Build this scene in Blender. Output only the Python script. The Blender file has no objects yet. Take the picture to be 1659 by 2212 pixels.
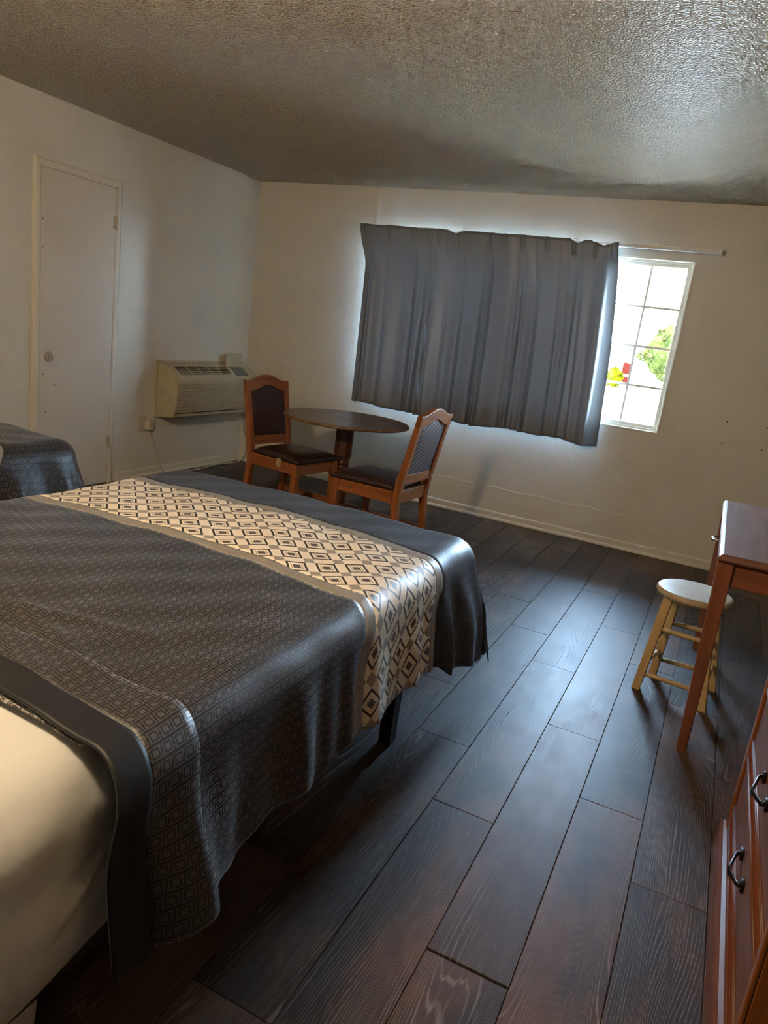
import bpy, bmesh, math, random
from mathutils import Vector, Matrix
random.seed(7)
PI = math.pi
S = bpy.context.scene
C = S.collection

# ------------------------------------------------------------------ camera
cam_d = bpy.data.cameras.new('camera')
cam = bpy.data.objects.new('camera', cam_d)
C.objects.link(cam)
cam_d.sensor_fit = 'VERTICAL'
cam_d.sensor_height = 24.0
cam_d.lens = 1567.13 / 2212.0 * 24.0
cam_d.clip_start = 0.02
cam_d.clip_end = 500
R = Matrix(((0.8932036, -0.2198424, 0.3922456), (0.4308885, 0.1691108, -0.8864178), (0.1285393, 0.9607658, 0.2457779)))
cam.matrix_world = Matrix.Translation((4.0008, -5.5307, 1.3769)) @ R.to_4x4()
S.camera = cam

# ------------------------------------------------------------------ sky, sun, lamps, exposure
W = bpy.data.worlds.new('sky')
S.world = W
W.use_nodes = True
wn = W.node_tree
bg = wn.nodes['Background']
wtc = wn.nodes.new('ShaderNodeTexCoord')
wsep = wn.nodes.new('ShaderNodeSeparateXYZ')
wr = wn.nodes.new('ShaderNodeValToRGB')
wn.links.new(wtc.outputs['Generated'], wsep.inputs[0])
wn.links.new(wsep.outputs['Z'], wr.inputs[0])
wr.color_ramp.elements[0].position = 0.0
wr.color_ramp.elements[0].color = (0.58, 0.81, 1.0, 1)
wr.color_ramp.elements[1].position = 0.9
wr.color_ramp.elements[1].color = (0.36, 0.62, 1.0, 1)
wn.links.new(wr.outputs[0], bg.inputs[0])
bg.inputs[1].default_value = 26.0

def add_lamp(kind, name, loc, energy, color, **kw):
    d = bpy.data.lights.new(name, kind)
    d.energy = energy
    d.color = color
    for k, v in kw.items():
        setattr(d, k, v)
    o = bpy.data.objects.new(name, d)
    o.location = loc
    C.objects.link(o)
    return o

sun = add_lamp('SUN', 'sun', (0, 0, 20), 34.0, (1.0, 0.93, 0.8), angle=0.0093)
sun.rotation_euler = Vector((0.3, 0.3, -0.95)).to_track_quat('-Z', 'Y').to_euler()
# warm wall lamp over the bed heads, out of the picture to the left
wl = add_lamp('POINT', 'bedside_wall_light', (2.55, -4.97, 2.05), 22.5, (1.0, 0.76, 0.49), shadow_soft_size=0.1)

S.view_settings.view_transform = 'Standard'
S.view_settings.look = 'None'
S.view_settings.gamma = 1.0
S.view_settings.use_curve_mapping = False
S.view_settings.exposure = 2.22
cy = S.cycles
cy.max_bounces = 10
cy.diffuse_bounces = 6
cy.transparent_max_bounces = 12
cy.sample_clamp_indirect = 8.0
cy.use_denoising = True

# ------------------------------------------------------------------ node helpers
class X:
    """A tiny expression wrapper round a node socket."""
    def __init__(s, t, k): s.t = t; s.k = k
    def _b(s, op, o, rev=False):
        n = s.t.nodes.new('ShaderNodeMath'); n.operation = op
        a, b = (o, s) if rev else (s, o)
        for i, q in enumerate((a, b)):
            if isinstance(q, X): s.t.links.new(q.k, n.inputs[i])
            else: n.inputs[i].default_value = q
        return X(s.t, n.outputs[0])
    def __add__(s, o): return s._b('ADD', o)
    __radd__ = __add__
    def __mul__(s, o): return s._b('MULTIPLY', o)
    __rmul__ = __mul__
    def __sub__(s, o): return s._b('SUBTRACT', o)
    def __rsub__(s, o): return s._b('SUBTRACT', o, True)
    def __truediv__(s, o): return s._b('DIVIDE', o)
    def lt(s, o): return s._b('LESS_THAN', o)
    def gt(s, o): return s._b('GREATER_THAN', o)
    def mx(s, o): return s._b('MAXIMUM', o)
    def mn(s, o): return s._b('MINIMUM', o)
    def u(s, op):
        n = s.t.nodes.new('ShaderNodeMath'); n.operation = op
        s.t.links.new(s.k, n.inputs[0]); return X(s.t, n.outputs[0])
    def fr(s): return s.u('FRACT')
    def fl(s): return s.u('FLOOR')
    def ab(s): return s.u('ABSOLUTE')
    def sin(s): return s.u('SINE')
    def ss(s, a, b):
        n = s.t.nodes.new('ShaderNodeMapRange'); n.interpolation_type = 'SMOOTHSTEP'
        s.t.links.new(s.k, n.inputs[0]); n.inputs[1].default_value = a; n.inputs[2].default_value = b
        return X(s.t, n.outputs[0])

class Mat:
    def __init__(s, name, base=(0.5, 0.5, 0.5), rough=0.5, spec=0.5, metal=0.0, **kw):
        s.m = bpy.data.materials.new(name); s.m.use_nodes = True
        s.t = s.m.node_tree; s.p = s.t.nodes['Principled BSDF']
        s.set('Base Color', (*base, 1)); s.set('Roughness', rough); s.set('Metallic', metal); s.set('Specular IOR Level', spec)
        for k, v in kw.items(): s.set(k.replace('_', ' '), v)
    def set(s, k, v):
        if isinstance(v, X): s.t.links.new(v.k, s.p.inputs[k])
        else: s.p.inputs[k].default_value = v
    def coord(s, w='Object'):
        return X(s.t, s.t.nodes.new('ShaderNodeTexCoord').outputs[w])
    def rnd(s):
        return X(s.t, s.t.nodes.new('ShaderNodeObjectInfo').outputs['Random'])
    def sep(s, v):
        n = s.t.nodes.new('ShaderNodeSeparateXYZ'); s.t.links.new(v.k, n.inputs[0])
        return [X(s.t, n.outputs[i]) for i in range(3)]
    def comb(s, *a):
        n = s.t.nodes.new('ShaderNodeCombineXYZ')
        for i, q in enumerate(a):
            if isinstance(q, X): s.t.links.new(q.k, n.inputs[i])
            else: n.inputs[i].default_value = q
        return X(s.t, n.outputs[0])
    def noise(s, v, scale, detail=2.0, rough=0.5, dist=0.0):
        n = s.t.nodes.new('ShaderNodeTexNoise'); s.t.links.new(v.k, n.inputs['Vector'])
        n.inputs['Scale'].default_value = scale; n.inputs['Detail'].default_value = detail
        n.inputs['Roughness'].default_value = rough; n.inputs['Distortion'].default_value = dist
        return X(s.t, n.outputs['Fac'])
    def voro(s, v, scale, feat='F1'):
        n = s.t.nodes.new('ShaderNodeTexVoronoi'); n.feature = feat; s.t.links.new(v.k, n.inputs['Vector'])
        n.inputs['Scale'].default_value = scale
        return X(s.t, n.outputs['Distance'])
    def mix(s, f, a, b):
        n = s.t.nodes.new('ShaderNodeMix'); n.data_type = 'RGBA'
        for i, q in ((0, f), (6, a), (7, b)):
            if isinstance(q, X): s.t.links.new(q.k, n.inputs[i])
            else: n.inputs[i].default_value = q if i == 0 else (*q, 1)
        return X(s.t, n.outputs[2])
    def bump(s, h, strength=0.5, dist=0.01):
        n = s.t.nodes.new('ShaderNodeBump'); n.inputs['Strength'].default_value = strength
        n.inputs['Distance'].default_value = dist; s.t.links.new(h.k, n.inputs['Height'])
        s.t.links.new(n.outputs[0], s.p.inputs['Normal'])

# ------------------------------------------------------------------ materials
def wall_paint(name, base, rough=0.42, amp=0.24):
    m = Mat(name, base, rough, 0.35)
    v = m.coord()
    h = m.noise(v, 95, 3, 0.6) + m.noise(v, 28, 2) * 0.8
    m.bump(h, amp, 0.006)
    n = m.noise(v, 1.7, 3)
    m.set('Base Color', m.mix(n.ss(0.3, 0.75), base, tuple(c * 0.93 for c in base)))
    return m.m

M_WALL = wall_paint('wall_paint', (0.69, 0.665, 0.575))
M_WALLBACK = wall_paint('darkened_unseen_wall_taupe', (0.34, 0.31, 0.27))  # unseen walls coloured darker so less light bounces onto the bed side
M_DOOR = wall_paint('door_paint', (0.68, 0.63, 0.53), 0.5, 0.12)
M_TRIM = wall_paint('trim_paint', (0.72, 0.68, 0.58), 0.4, 0.1)

def ceiling_mat():
    m = Mat('popcorn_ceiling', (0.80, 0.685, 0.515), 0.24, 0.32)
    v = m.coord()
    h = m.noise(v, 88, 2.0, 0.55) * 1.6 + m.voro(v, 120) * -0.8
    m.bump(h, 1.0, 0.052)
    return m.m
M_CEIL = ceiling_mat()

def plank_mat():
    m = Mat('dark_cerused_oak_plank', rough=0.4, spec=0.19)
    v = m.coord(); r = m.rnd()
    x, y, z = m.sep(v)
    r2 = (r * 91.7).fr(); r3 = (r * 57.3).fr()
    off = r * 37.0
    n1 = m.noise(m.comb(x * 7.0 + off, y * 0.75 + r2 * 50.0, off), 1.0, 1.2, 0.4, 0.1)
    fine = m.noise(m.comb(x * 60.0, y * 5.0 + r2 * 30.0, off), 1.0, 3, 0.6)
    t = (n1 * 36.0 + x * (r3 * 80.0 + 120.0) + fine * 1.0).fr()
    ring = (t - 0.5).ab().ss(0.33, 0.48)
    band = m.noise(m.comb(x * 5.0 + off, y * 0.8, off + 9.0), 1.0, 2).ss(0.33, 0.6)
    pore = m.noise(m.comb(x * 300.0 + off, y * 9.0, off), 1.0, 2, 0.6).ss(0.56, 0.72)
    grain = (ring * (band * 0.75 + 0.25) * fine.ss(0.25, 0.6)).mx(pore * 0.45)
    patch = (m.noise(m.comb(x * 5.0, y * 2.2 + off, r2 * 20.0), 1.0, 4, 0.6) + (r3 - 0.5) * 0.22).ss(0.45, 0.72)
    dark = m.mix(r2, (0.026, 0.0185, 0.0155), (0.054, 0.034, 0.0245))
    dark = m.mix(patch * 0.75, dark, (0.115, 0.058, 0.032))
    col = m.mix(grain, dark, m.mix(patch, (0.165, 0.138, 0.120), (0.20, 0.15, 0.11)))
    m.set('Base Color', col)
    m.set('Roughness', grain * 0.12 + m.noise(v, 9, 3) * 0.14 + 0.38)
    m.bump(grain * -1.0, 0.25, 0.0008)
    return m.m
M_PLANK = plank_mat()
M_SUB = Mat('dark_subfloor', (0.012, 0.01, 0.009), 0.9).m  # near-black slab that shows in the plank joints

def wood(name, a, b, axis, rough=0.35, scale=1.0, spec=0.5):
    m = Mat(name, a, rough, spec)
    v = m.coord(); r = m.rnd()
    xyz = list(m.sep(v))
    q = [c * ((2.2 if i == axis else 26.0) * scale) for i, c in enumerate(xyz)]
    n = m.noise(m.comb(q[0] + r * 40.0, q[1] + r * 17.0, q[2]), 1.0, 4, 0.6, 0.6)
    q2 = [c * ((14.0 if i == axis else 260.0) * scale) for i, c in enumerate(xyz)]
    p = m.noise(m.comb(*q2), 1.0, 2).ss(0.55, 0.75)
    m.set('Base Color', m.mix(p * 0.35, m.mix(n.ss(0.3, 0.7), a, b), tuple(c * 0.55 for c in a)))
    m.set('Roughness', n * 0.18 + (rough - 0.08))
    m.bump(p, 0.06, 0.0006)
    return m.m
CH_A, CH_B = (0.36, 0.125, 0.038), (0.24, 0.075, 0.022)
M_CHX = wood('orange_cherry_wood_along_x', CH_A, CH_B, 0)
M_CHY = wood('orange_cherry_wood_along_y', CH_A, CH_B, 1)
M_CHZ = wood('orange_cherry_wood_along_z', CH_A, CH_B, 2)
DK_A, DK_B = (0.22, 0.080, 0.040), (0.155, 0.055, 0.028)
M_DKX = wood('red_brown_desk_wood_along_x', DK_A, DK_B, 0, 0.3)
M_DKY = wood('red_brown_desk_wood_along_y', DK_A, DK_B, 1, 0.3)
M_DKZ = wood('red_brown_desk_wood_along_z', DK_A, DK_B, 2, 0.3)
M_DKTOP = wood('faded_red_brown_desktop', (0.165, 0.070, 0.045), (0.135, 0.056, 0.038), 1, 0.42)
M_CSTY = wood('red_chest_wood_along_y', (0.165, 0.058, 0.027), (0.125, 0.043, 0.021), 1, 0.42, 1.0, 0.35)
M_CSTZ = wood('orange_chest_wood_along_z', (0.27, 0.085, 0.020), (0.18, 0.055, 0.013), 2, 0.3)
M_ROPE = Mat('carved_red_moulding', (0.20, 0.055, 0.022), 0.28).m
M_PINE = wood('varnished_pine_along_z', (0.53, 0.37, 0.18), (0.43, 0.285, 0.13), 2, 0.3)
M_PINEX = wood('varnished_pine_along_x', (0.51, 0.36, 0.19), (0.42, 0.29, 0.14), 0, 0.28)
M_SEATW = wood('worn_pale_stool_seat', (0.47, 0.37, 0.245), (0.40, 0.31, 0.205), 0, 0.38, 1.0, 0.35)
M_TBL = wood('dark_walnut_tabletop', (0.15, 0.095, 0.055), (0.105, 0.065, 0.038), 0, 0.3)
M_TBLEDGE = wood('worn_golden_table_edge', (0.24, 0.125, 0.045), (0.13, 0.062, 0.025), 0, 0.35)
M_PED = wood('dark_red_pedestal_wood', (0.11, 0.038, 0.022), (0.075, 0.026, 0.016), 2, 0.35)

def stripe_vinyl(axis, name, light, per):
    m = Mat(name, rough=0.42, spec=0.4)
    v = m.coord(); c = m.sep(v)[axis]
    f = (c * per).fr()
    s = (f - 0.5).ab().lt(0.17)
    n = m.noise(v, 400, 2)
    m.set('Base Color', m.mix(s, m.mix(n, (0.030, 0.011, 0.013), (0.045, 0.018, 0.02)), light))
    m.bump(s, 0.15, 0.001)
    return m.m
M_STRIPE = stripe_vinyl(1, 'maroon_pinstripe_upholstery', (0.30, 0.25, 0.24), 55.0)
M_STRIPED = stripe_vinyl(1, 'dark_maroon_pinstripe_upholstery', (0.060, 0.034, 0.034), 70.0)
def dark_vinyl():
    m = Mat('dark_maroon_seat_vinyl', rough=0.38, spec=0.45)
    v = m.coord(); c = m.sep(v)[1]
    f = (c * 95.0).fr(); s = (f - 0.5).ab().lt(0.13)
    m.set('Base Color', m.mix(s, (0.026, 0.011, 0.012), (0.055, 0.034, 0.031)))
    m.bump(m.noise(v, 300, 2), 0.1, 0.001)
    return m.m
M_VINYL = dark_vinyl()

# --- cloths: UV is flat cloth metres
def key_weave(name, d0, d1, l0, sheen, rough=0.42):
    m = Mat(name, rough=rough, spec=0.36)
    uv = m.coord('UV'); u, v, _ = m.sep(uv)
    col = u / 0.0270
    ci = col.fl(); fx = col.fr() - 0.5
    row = v / 0.0300 + ci * 0.4
    fy = row.fr() - 0.5
    d = fx.ab().mx(fy.ab())
    core = d.lt(0.20)
    ring = d.gt(0.32) * d.lt(0.405)
    bar = d.gt(0.41) * (fx + fy * 0.6).ab().lt(0.14)
    light = core.mx(ring).mx(bar * 0.8)
    n = m.noise(uv, 900, 2)
    pill = m.noise(uv, 6, 3)
    c = m.mix(light, d0, l0)
    c = m.mix(pill.ss(0.3, 0.7) * 0.3, c, d1)
    m.set('Base Color', c)
    m.set('Roughness', light * -0.10 + rough + 0.03)
    m.set('Sheen Weight', light * sheen + 0.04); m.set('Sheen Roughness', 0.4)
    m.bump(light * 0.7 + n * 0.3 + m.noise(uv, 14, 3) * 3.0, 0.35, 0.0016)
    return m.m
M_KEY = key_weave('charcoal_key_weave', (0.011, 0.0105, 0.011), (0.018, 0.017, 0.0175), (0.064, 0.061, 0.060), 0.36)
M_KEYFOOT = key_weave('blue_grey_key_weave', (0.026, 0.034, 0.047), (0.032, 0.041, 0.056), (0.042, 0.051, 0.066), 0.04)

def satin(name, c, rough=0.4, spec=0.5):
    m = Mat(name, c, rough, spec)
    uv = m.coord('UV')
    n = m.noise(uv, 18, 3)
    m.set('Base Color', m.mix(n.ss(0.3, 0.7), c, tuple(q * 0.85 for q in c)))
    m.set('Sheen Weight', 0.03)
    m.bump(m.noise(uv, 700, 2) * 0.5 + n, 0.2, 0.0015)
    return m.m
M_SATIN = satin('charcoal_satin_border', (0.0095, 0.010, 0.0115), 0.5, 0.3)
M_GREY = satin('grey_satin_strip', (0.27, 0.25, 0.21), 0.42)
M_LINING = key_weave('patterned_grey_lining', (0.045, 0.041, 0.038), (0.06, 0.055, 0.05), (0.40, 0.36, 0.31), 0.0, 0.6)

def scarf_mat():
    m = Mat('cream_scarf_with_framed_diamonds', rough=0.42, spec=0.5)
    uv = m.coord('UV'); u, v, _ = m.sep(uv)
    P = 0.0980
    k = 1 / math.sqrt(2) / P
    a = (u - 2.596) * k; b = (v + 3.366) * k
    p = (a + b + 0.335 + 50.0).fr(); q = (a - b + 0.335 + 50.0).fr()
    dx = (p - 0.335).ab() / 0.335; dy = (q - 0.335).ab() / 0.335
    d = dx.mx(dy)
    sq = d.lt(1.0)
    cross = p.gt(0.67) * q.gt(0.67)
    cream = m.mix(m.noise(uv, 40, 3), (0.84, 0.76, 0.61), (0.74, 0.665, 0.53))
    c = m.mix(cross, cream, (0.30, 0.27, 0.22))
    frame = sq * d.gt(0.77)
    tan = d.gt(0.47) * d.lt(0.57) * dx.gt(dy)
    core = d.lt(0.37)
    c = m.mix(tan, c, (0.36, 0.31, 0.235))
    c = m.mix(frame, c, (0.028, 0.027, 0.032))
    c = m.mix(core, c, (0.085, 0.075, 0.078))
    m.set('Base Color', c)
    m.set('Sheen Weight', 0.06)
    m.bump(m.noise(uv, 800, 2) * 0.5 + m.noise(uv, 16, 2) * 2.0 + frame * 0.4, 0.25, 0.0015)
    return m.m
M_SCARF = scarf_mat()

def cotton(name, c):
    m = Mat(name, c, 0.75, 0.25)
    v = m.coord()
    m.set('Sheen Weight', 0.15)
    m.bump(m.noise(v, 11, 4, 0.55, 0.8) * 1.5 + m.noise(v, 500, 2) * 0.1, 0.22, 0.006)
    return m.m
M_SHEET = cotton('white_cotton_sheet', (0.575, 0.575, 0.545))

def curtain_mat():
    m = Mat('slate_grey_curtain_fabric', (0.10, 0.105, 0.115), 0.42, 0.5)
    v = m.coord()
    x, y, z = m.sep(v)
    n = m.noise(m.comb(x * 500.0, y * 40.0, z * 260.0), 1.0, 2)
    m.set('Base Color', m.mix(n, (0.19, 0.21, 0.24), (0.22, 0.24, 0.27)))
    m.set('Sheen Weight', 0.1); m.set('Sheen Roughness', 0.3)
    m.bump(n, 0.05, 0.001)
    t = m.t
    tr = t.nodes.new('ShaderNodeBsdfTranslucent'); tr.inputs[0].default_value = (0.58, 0.62, 0.66, 1)
    mx = t.nodes.new('ShaderNodeMixShader'); mx.inputs[0].default_value = 0.06
    out = t.nodes['Material Output']
    t.links.new(m.p.outputs[0], mx.inputs[1]); t.links.new(tr.outputs[0], mx.inputs[2]); t.links.new(mx.outputs[0], out.inputs[0])
    return m.m
M_CURT = curtain_mat()

def glass_mat():
    m = bpy.data.materials.new('window_glass'); m.use_nodes = True
    t = m.node_tree; t.nodes.clear()
    o = t.nodes.new('ShaderNodeOutputMaterial'); tr = t.nodes.new('ShaderNodeBsdfTransparent'); gl = t.nodes.new('ShaderNodeBsdfGlossy')
    gl.inputs['Roughness'].default_value = 0.02
    fr = t.nodes.new('ShaderNodeFresnel'); fr.inputs[0].default_value = 1.45
    mx = t.nodes.new('ShaderNodeMixShader')
    t.links.new(fr.outputs[0], mx.inputs[0]); t.links.new(tr.outputs[0], mx.inputs[1]); t.links.new(gl.outputs[0], mx.inputs[2])
    t.links.new(mx.outputs[0], o.inputs[0])
    return m
M_GLASS = glass_mat()
def speck(name, a, b, rough=0.5, scale=60, spec=0.4, metal=0.0):
    m = Mat(name, a, rough, spec, metal)
    v = m.coord()
    m.set('Base Color', m.mix(m.noise(v, scale, 3).ss(0.35, 0.7), a, b))
    return m.m
M_VINYLWHITE = speck('white_vinyl_window', (0.72, 0.69, 0.58), (0.68, 0.65, 0.55), 0.35)
M_RAIL = speck('white_metal_rail', (0.78, 0.77, 0.74), (0.66, 0.65, 0.62), 0.3)
M_AC = speck('yellowed_beige_plastic', (0.52, 0.47, 0.34), (0.46, 0.41, 0.29), 0.42, 14)
M_ACIN = speck('dark_grille_recess', (0.02, 0.019, 0.016), (0.03, 0.028, 0.024), 0.8)
M_ACDISP = speck('grey_green_control_panel', (0.16, 0.165, 0.14), (0.13, 0.135, 0.115), 0.3)
M_IVORY = speck('ivory_plastic', (0.60, 0.55, 0.44), (0.54, 0.49, 0.39), 0.4, 30)
M_BLACKMETAL = speck('black_metal', (0.012, 0.012, 0.013), (0.02, 0.02, 0.021), 0.45, 40)
M_BRONZE = speck('dark_bronze_pull', (0.022, 0.018, 0.016), (0.035, 0.029, 0.025), 0.3, 60, 0.6, 0.7)
M_CHROME = speck('polished_nickel_pull', (0.45, 0.43, 0.40), (0.38, 0.36, 0.33), 0.2, 60, 0.6, 1.0)
M_SCREW = speck('dark_screw_head', (0.06, 0.055, 0.05), (0.09, 0.08, 0.07), 0.5)
M_HINGE = speck('painted_hinge', (0.55, 0.50, 0.41), (0.42, 0.37, 0.29), 0.35, 50)
M_LOCK = speck('worn_lock_plate', (0.50, 0.44, 0.35), (0.20, 0.15, 0.11), 0.35, 90)
M_FELT = speck('dark_bed_base_cloth', (0.010, 0.010, 0.011), (0.016, 0.016, 0.017), 0.9)
M_WORN = speck('pale_worn_bracket', (0.50, 0.40, 0.26), (0.30, 0.17, 0.08), 0.4, 120)
M_CONC = speck('sunlit_concrete', (0.60, 0.57, 0.50), (0.54, 0.51, 0.45), 0.85, 3, spec=0.0)
def leaf_mat(name, a, b, c, scale):
    m = Mat(name, a, 1.0, 0.0)
    v = m.coord(); n = m.noise(v, scale, 4, 0.7)
    m.set('Base Color', m.mix(n.ss(0.52, 0.68), m.mix(n.ss(0.30, 0.46), c, a), b))
    return m.m
M_LEAF = leaf_mat('sunlit_green_leaves', (0.013, 0.0155, 0.0040), (0.030, 0.028, 0.012), (0.0030, 0.0052, 0.0012), 9.0)
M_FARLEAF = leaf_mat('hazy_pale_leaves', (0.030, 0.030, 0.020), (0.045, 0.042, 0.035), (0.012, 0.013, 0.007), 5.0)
M_YELLOW = leaf_mat('yellow_green_shrub_leaves', (0.018, 0.0155, 0.0005), (0.030, 0.026, 0.002), (0.0075, 0.0065, 0.0003), 26.0)
M_BLUELEAF = speck('blue_green_leaves', (0.0035, 0.008, 0.006), (0.004, 0.007, 0.004), 0.6, 8, spec=0.0)
M_BARK = speck('bark', (0.12, 0.09, 0.06), (0.07, 0.05, 0.035), 0.9, 20, spec=0.0)
M_RED = speck('faded_red_paint', (0.014, 0.0022, 0.0016), (0.012, 0.002, 0.0014), 0.5, 4, spec=0.0)
M_STUCCO = speck('pale_stucco', (0.62, 0.57, 0.50), (0.58, 0.53, 0.46), 0.9, 3, spec=0.0)

# ------------------------------------------------------------------ mesh helpers
def obj(name, bm, mat, parent=None, smooth=False, kind=None):
    me = bpy.data.meshes.new(name)
    bm.normal_update(); bm.to_mesh(me); bm.free()
    o = bpy.data.objects.new(name, me); C.objects.link(o)
    if mat: me.materials.append(mat)
    if parent: o.parent = parent
    if smooth:
        me.polygons.foreach_set('use_smooth', [True] * len(me.polygons))
    if kind: o['kind'] = kind
    return o
def thing(name, label, cat, loc=(0, 0, 0), rz=0.0, group=None, kind=None):
    o = bpy.data.objects.new(name, None); C.objects.link(o)
    o.location = loc; o.rotation_euler = (0, 0, rz); o.empty_display_size = 0.1
    if kind: o['kind'] = kind
    else: o['label'] = label; o['category'] = cat
    if group: o['group'] = group
    return o
def box(bm, x0, x1, y0, y1, z0, z1, bev=0.0, seg=2, rot=None):
    ret = bmesh.ops.create_cube(bm, size=1.0)
    vs = ret['verts']
    for v in vs:
        v.co = Vector((x0 + (v.co.x + .5) * (x1 - x0), y0 + (v.co.y + .5) * (y1 - y0), z0 + (v.co.z + .5) * (z1 - z0)))
    if bev > 0:
        es = list({e for v in vs for e in v.link_edges})
        r2 = bmesh.ops.bevel(bm, geom=es, offset=bev, segments=seg, profile=0.5, affect='EDGES')
        vs = list({v for f in r2['faces'] for v in f.verts} | {v for v in vs if v.is_valid})
    if rot is not None:
        for v in vs: v.co = rot @ v.co
    return vs
def bx(*a, **k):
    bm = bmesh.new(); box(bm, *a, **k); return bm
def taper(bm, p0, s0, p1, s1, bev=0.0, ang=0.0):
    """square bar from p0 (half sizes s0) to p1 (half sizes s1)"""
    vs = []
    ca, sa = math.cos(ang), math.sin(ang)
    for p, s in ((p0, s0), (p1, s1)):
        for sx, sy in ((-1, -1), (1, -1), (1, 1), (-1, 1)):
            dx, dy = sx * s[0], sy * s[1]
            vs.append(bm.verts.new((p[0] + dx * ca - dy * sa, p[1] + dx * sa + dy * ca, p[2])))
    fs = [bm.faces.new([vs[3], vs[2], vs[1], vs[0]]), bm.faces.new(vs[4:])]
    for i in range(4):
        j = (i + 1) % 4
        fs.append(bm.faces.new((vs[i], vs[j], vs[j + 4], vs[i + 4])))
    if bev:
        bmesh.ops.bevel(bm, geom=list({e for f in fs for e in f.edges}), offset=bev, segments=2, profile=0.5, affect='EDGES')
def lathe(bm, prof, n=40, cx=0, cy=0, sx=1, sy=1):
    rings = []
    for r, z in prof:
        rings.append([bm.verts.new((cx + sx * r * math.cos(2 * PI * i / n), cy + sy * r * math.sin(2 * PI * i / n), z)) for i in range(n)])
    for a, b in zip(rings, rings[1:]):
        for i in range(n):
            j = (i + 1) % n
            bm.faces.new((a[i], a[j], b[j], b[i]))
    bm.faces.new(rings[0][::-1]); bm.faces.new(rings[-1])
def catmull(pts, n=8):
    P = [Vector(p) for p in pts]; out = []
    for i in range(len(P) - 1):
        p0, p1, p2, p3 = P[max(i - 1, 0)], P[i], P[i + 1], P[min(i + 2, len(P) - 1)]
        for k in range(n):
            t = k / n
            out.append(0.5 * ((2 * p1) + (p2 - p0) * t + (2 * p0 - 5 * p1 + 4 * p2 - p3) * t * t + (3 * p1 - p0 - 3 * p2 + p3) * t ** 3))
    out.append(P[-1]); return out
def tube(bm, pts, r, n=8, flat=None):
    pts = [Vector(p) for p in pts]
    rings = []; up = Vector((0, 0, 1))
    for i, p in enumerate(pts):
        t = (pts[min(i + 1, len(pts) - 1)] - pts[max(i - 1, 0)]).normalized()
        a = t.cross(up)
        if a.length < 1e-3: a = t.cross(Vector((1, 0, 0)))
        a.normalize(); b = a.cross(t).normalized()
        rr = r(i / (len(pts) - 1)) if callable(r) else r
        r1, r2 = rr if isinstance(rr, tuple) else (rr, rr)
        rings.append([bm.verts.new(p + a * r1 * math.cos(2 * PI * k / n) + b * r2 * math.sin(2 * PI * k / n)) for k in range(n)])
    for q, w in zip(rings, rings[1:]):
        for k in range(n):
            j = (k + 1) % n
            bm.faces.new((q[k], q[j], w[j], w[k]))
    bm.faces.new(rings[0][::-1]); bm.faces.new(rings[-1])
def loft(bm, loops, cap=True):
    rs = [[bm.verts.new(p) for p in l] for l in loops]
    n = len(rs[0])
    for a, b in zip(rs, rs[1:]):
        for i in range(n):
            j = (i + 1) % n
            bm.faces.new((a[i], a[j], b[j], b[i]))
    if cap:
        bm.faces.new(rs[0][::-1]); bm.faces.new(rs[-1])
    bmesh.ops.recalc_face_normals(bm, faces=bm.faces[:])
def sst(t, a=0.0, b=1.0):
    t = max(0.0, min(1.0, (t - a) / (b - a))); return t * t * (3 - 2 * t)

# ================================================================== ROOM SHELL
H, XR, YF = 2.44, 4.74, -7.2
WX0, WX1, WZ0, WZ1 = 1.17, 3.595, 0.885, 2.072
fl = obj('floor', bx(-0.2, XR + 0.2, YF - 0.2, 0.2, -0.15, -0.0125), M_SUB, kind='structure')
bm = bmesh.new()   # window wall: four blocks round the opening
for a in ((-0.2, WX0, 0, 0.16, 0, H), (WX1, XR + 0.2, 0, 0.16, 0, H), (WX0, WX1, 0, 0.16, 0, WZ0), (WX0, WX1, 0, 0.16, WZ1, H)):
    box(bm, *a)
obj('wall_back', bm, M_WALL, kind='structure')
obj('wall_left', bx(-0.2, 0, YF, 0, -0.0125, H), M_WALL, kind='structure')
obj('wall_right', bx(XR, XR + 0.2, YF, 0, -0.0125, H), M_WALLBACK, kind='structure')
bm = bmesh.new()
box(bm, 0, 3.2, -5.26, -5.14, -0.0125, H); box(bm, 3.1, 3.2, YF, -5.26, -0.0125, H); box(bm, 3.2, XR, YF - 0.15, YF, -0.0125, H)
obj('wall_front', bm, M_WALLBACK, kind='structure')
# ceiling: flat, with the shallow cove where it meets the window wall
bm = bmesh.new()
prof = [(YF - 0.2, H), (-0.34, H), (-0.27, H - 0.001), (-0.21, H - 0.005), (-0.16, H - 0.009), (-0.11, H - 0.009), (-0.05, H - 0.005), (0.0, H - 0.003), (0.2, H)]
xs = [-0.2 + i * (XR + 0.4) / 24 for i in range(25)]
lo = [[bm.verts.new((x, y, z + (0.0015 * math.sin(x * 2.3 + 1) * (1 if -0.3 < y < -0.01 else 0)))) for x in xs] for y, z in prof]
for a, b in zip(lo, lo[1:]):
    for i in range(24): bm.faces.new((a[i], b[i], b[i + 1], a[i + 1]))
obj('ceiling', bm, M_CEIL, smooth=True, kind='structure')
obj('roof', bx(-0.5, XR + 0.5, YF - 0.5, 0.45, H + 0.03, H + 0.25), M_STUCCO, kind='structure')
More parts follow.
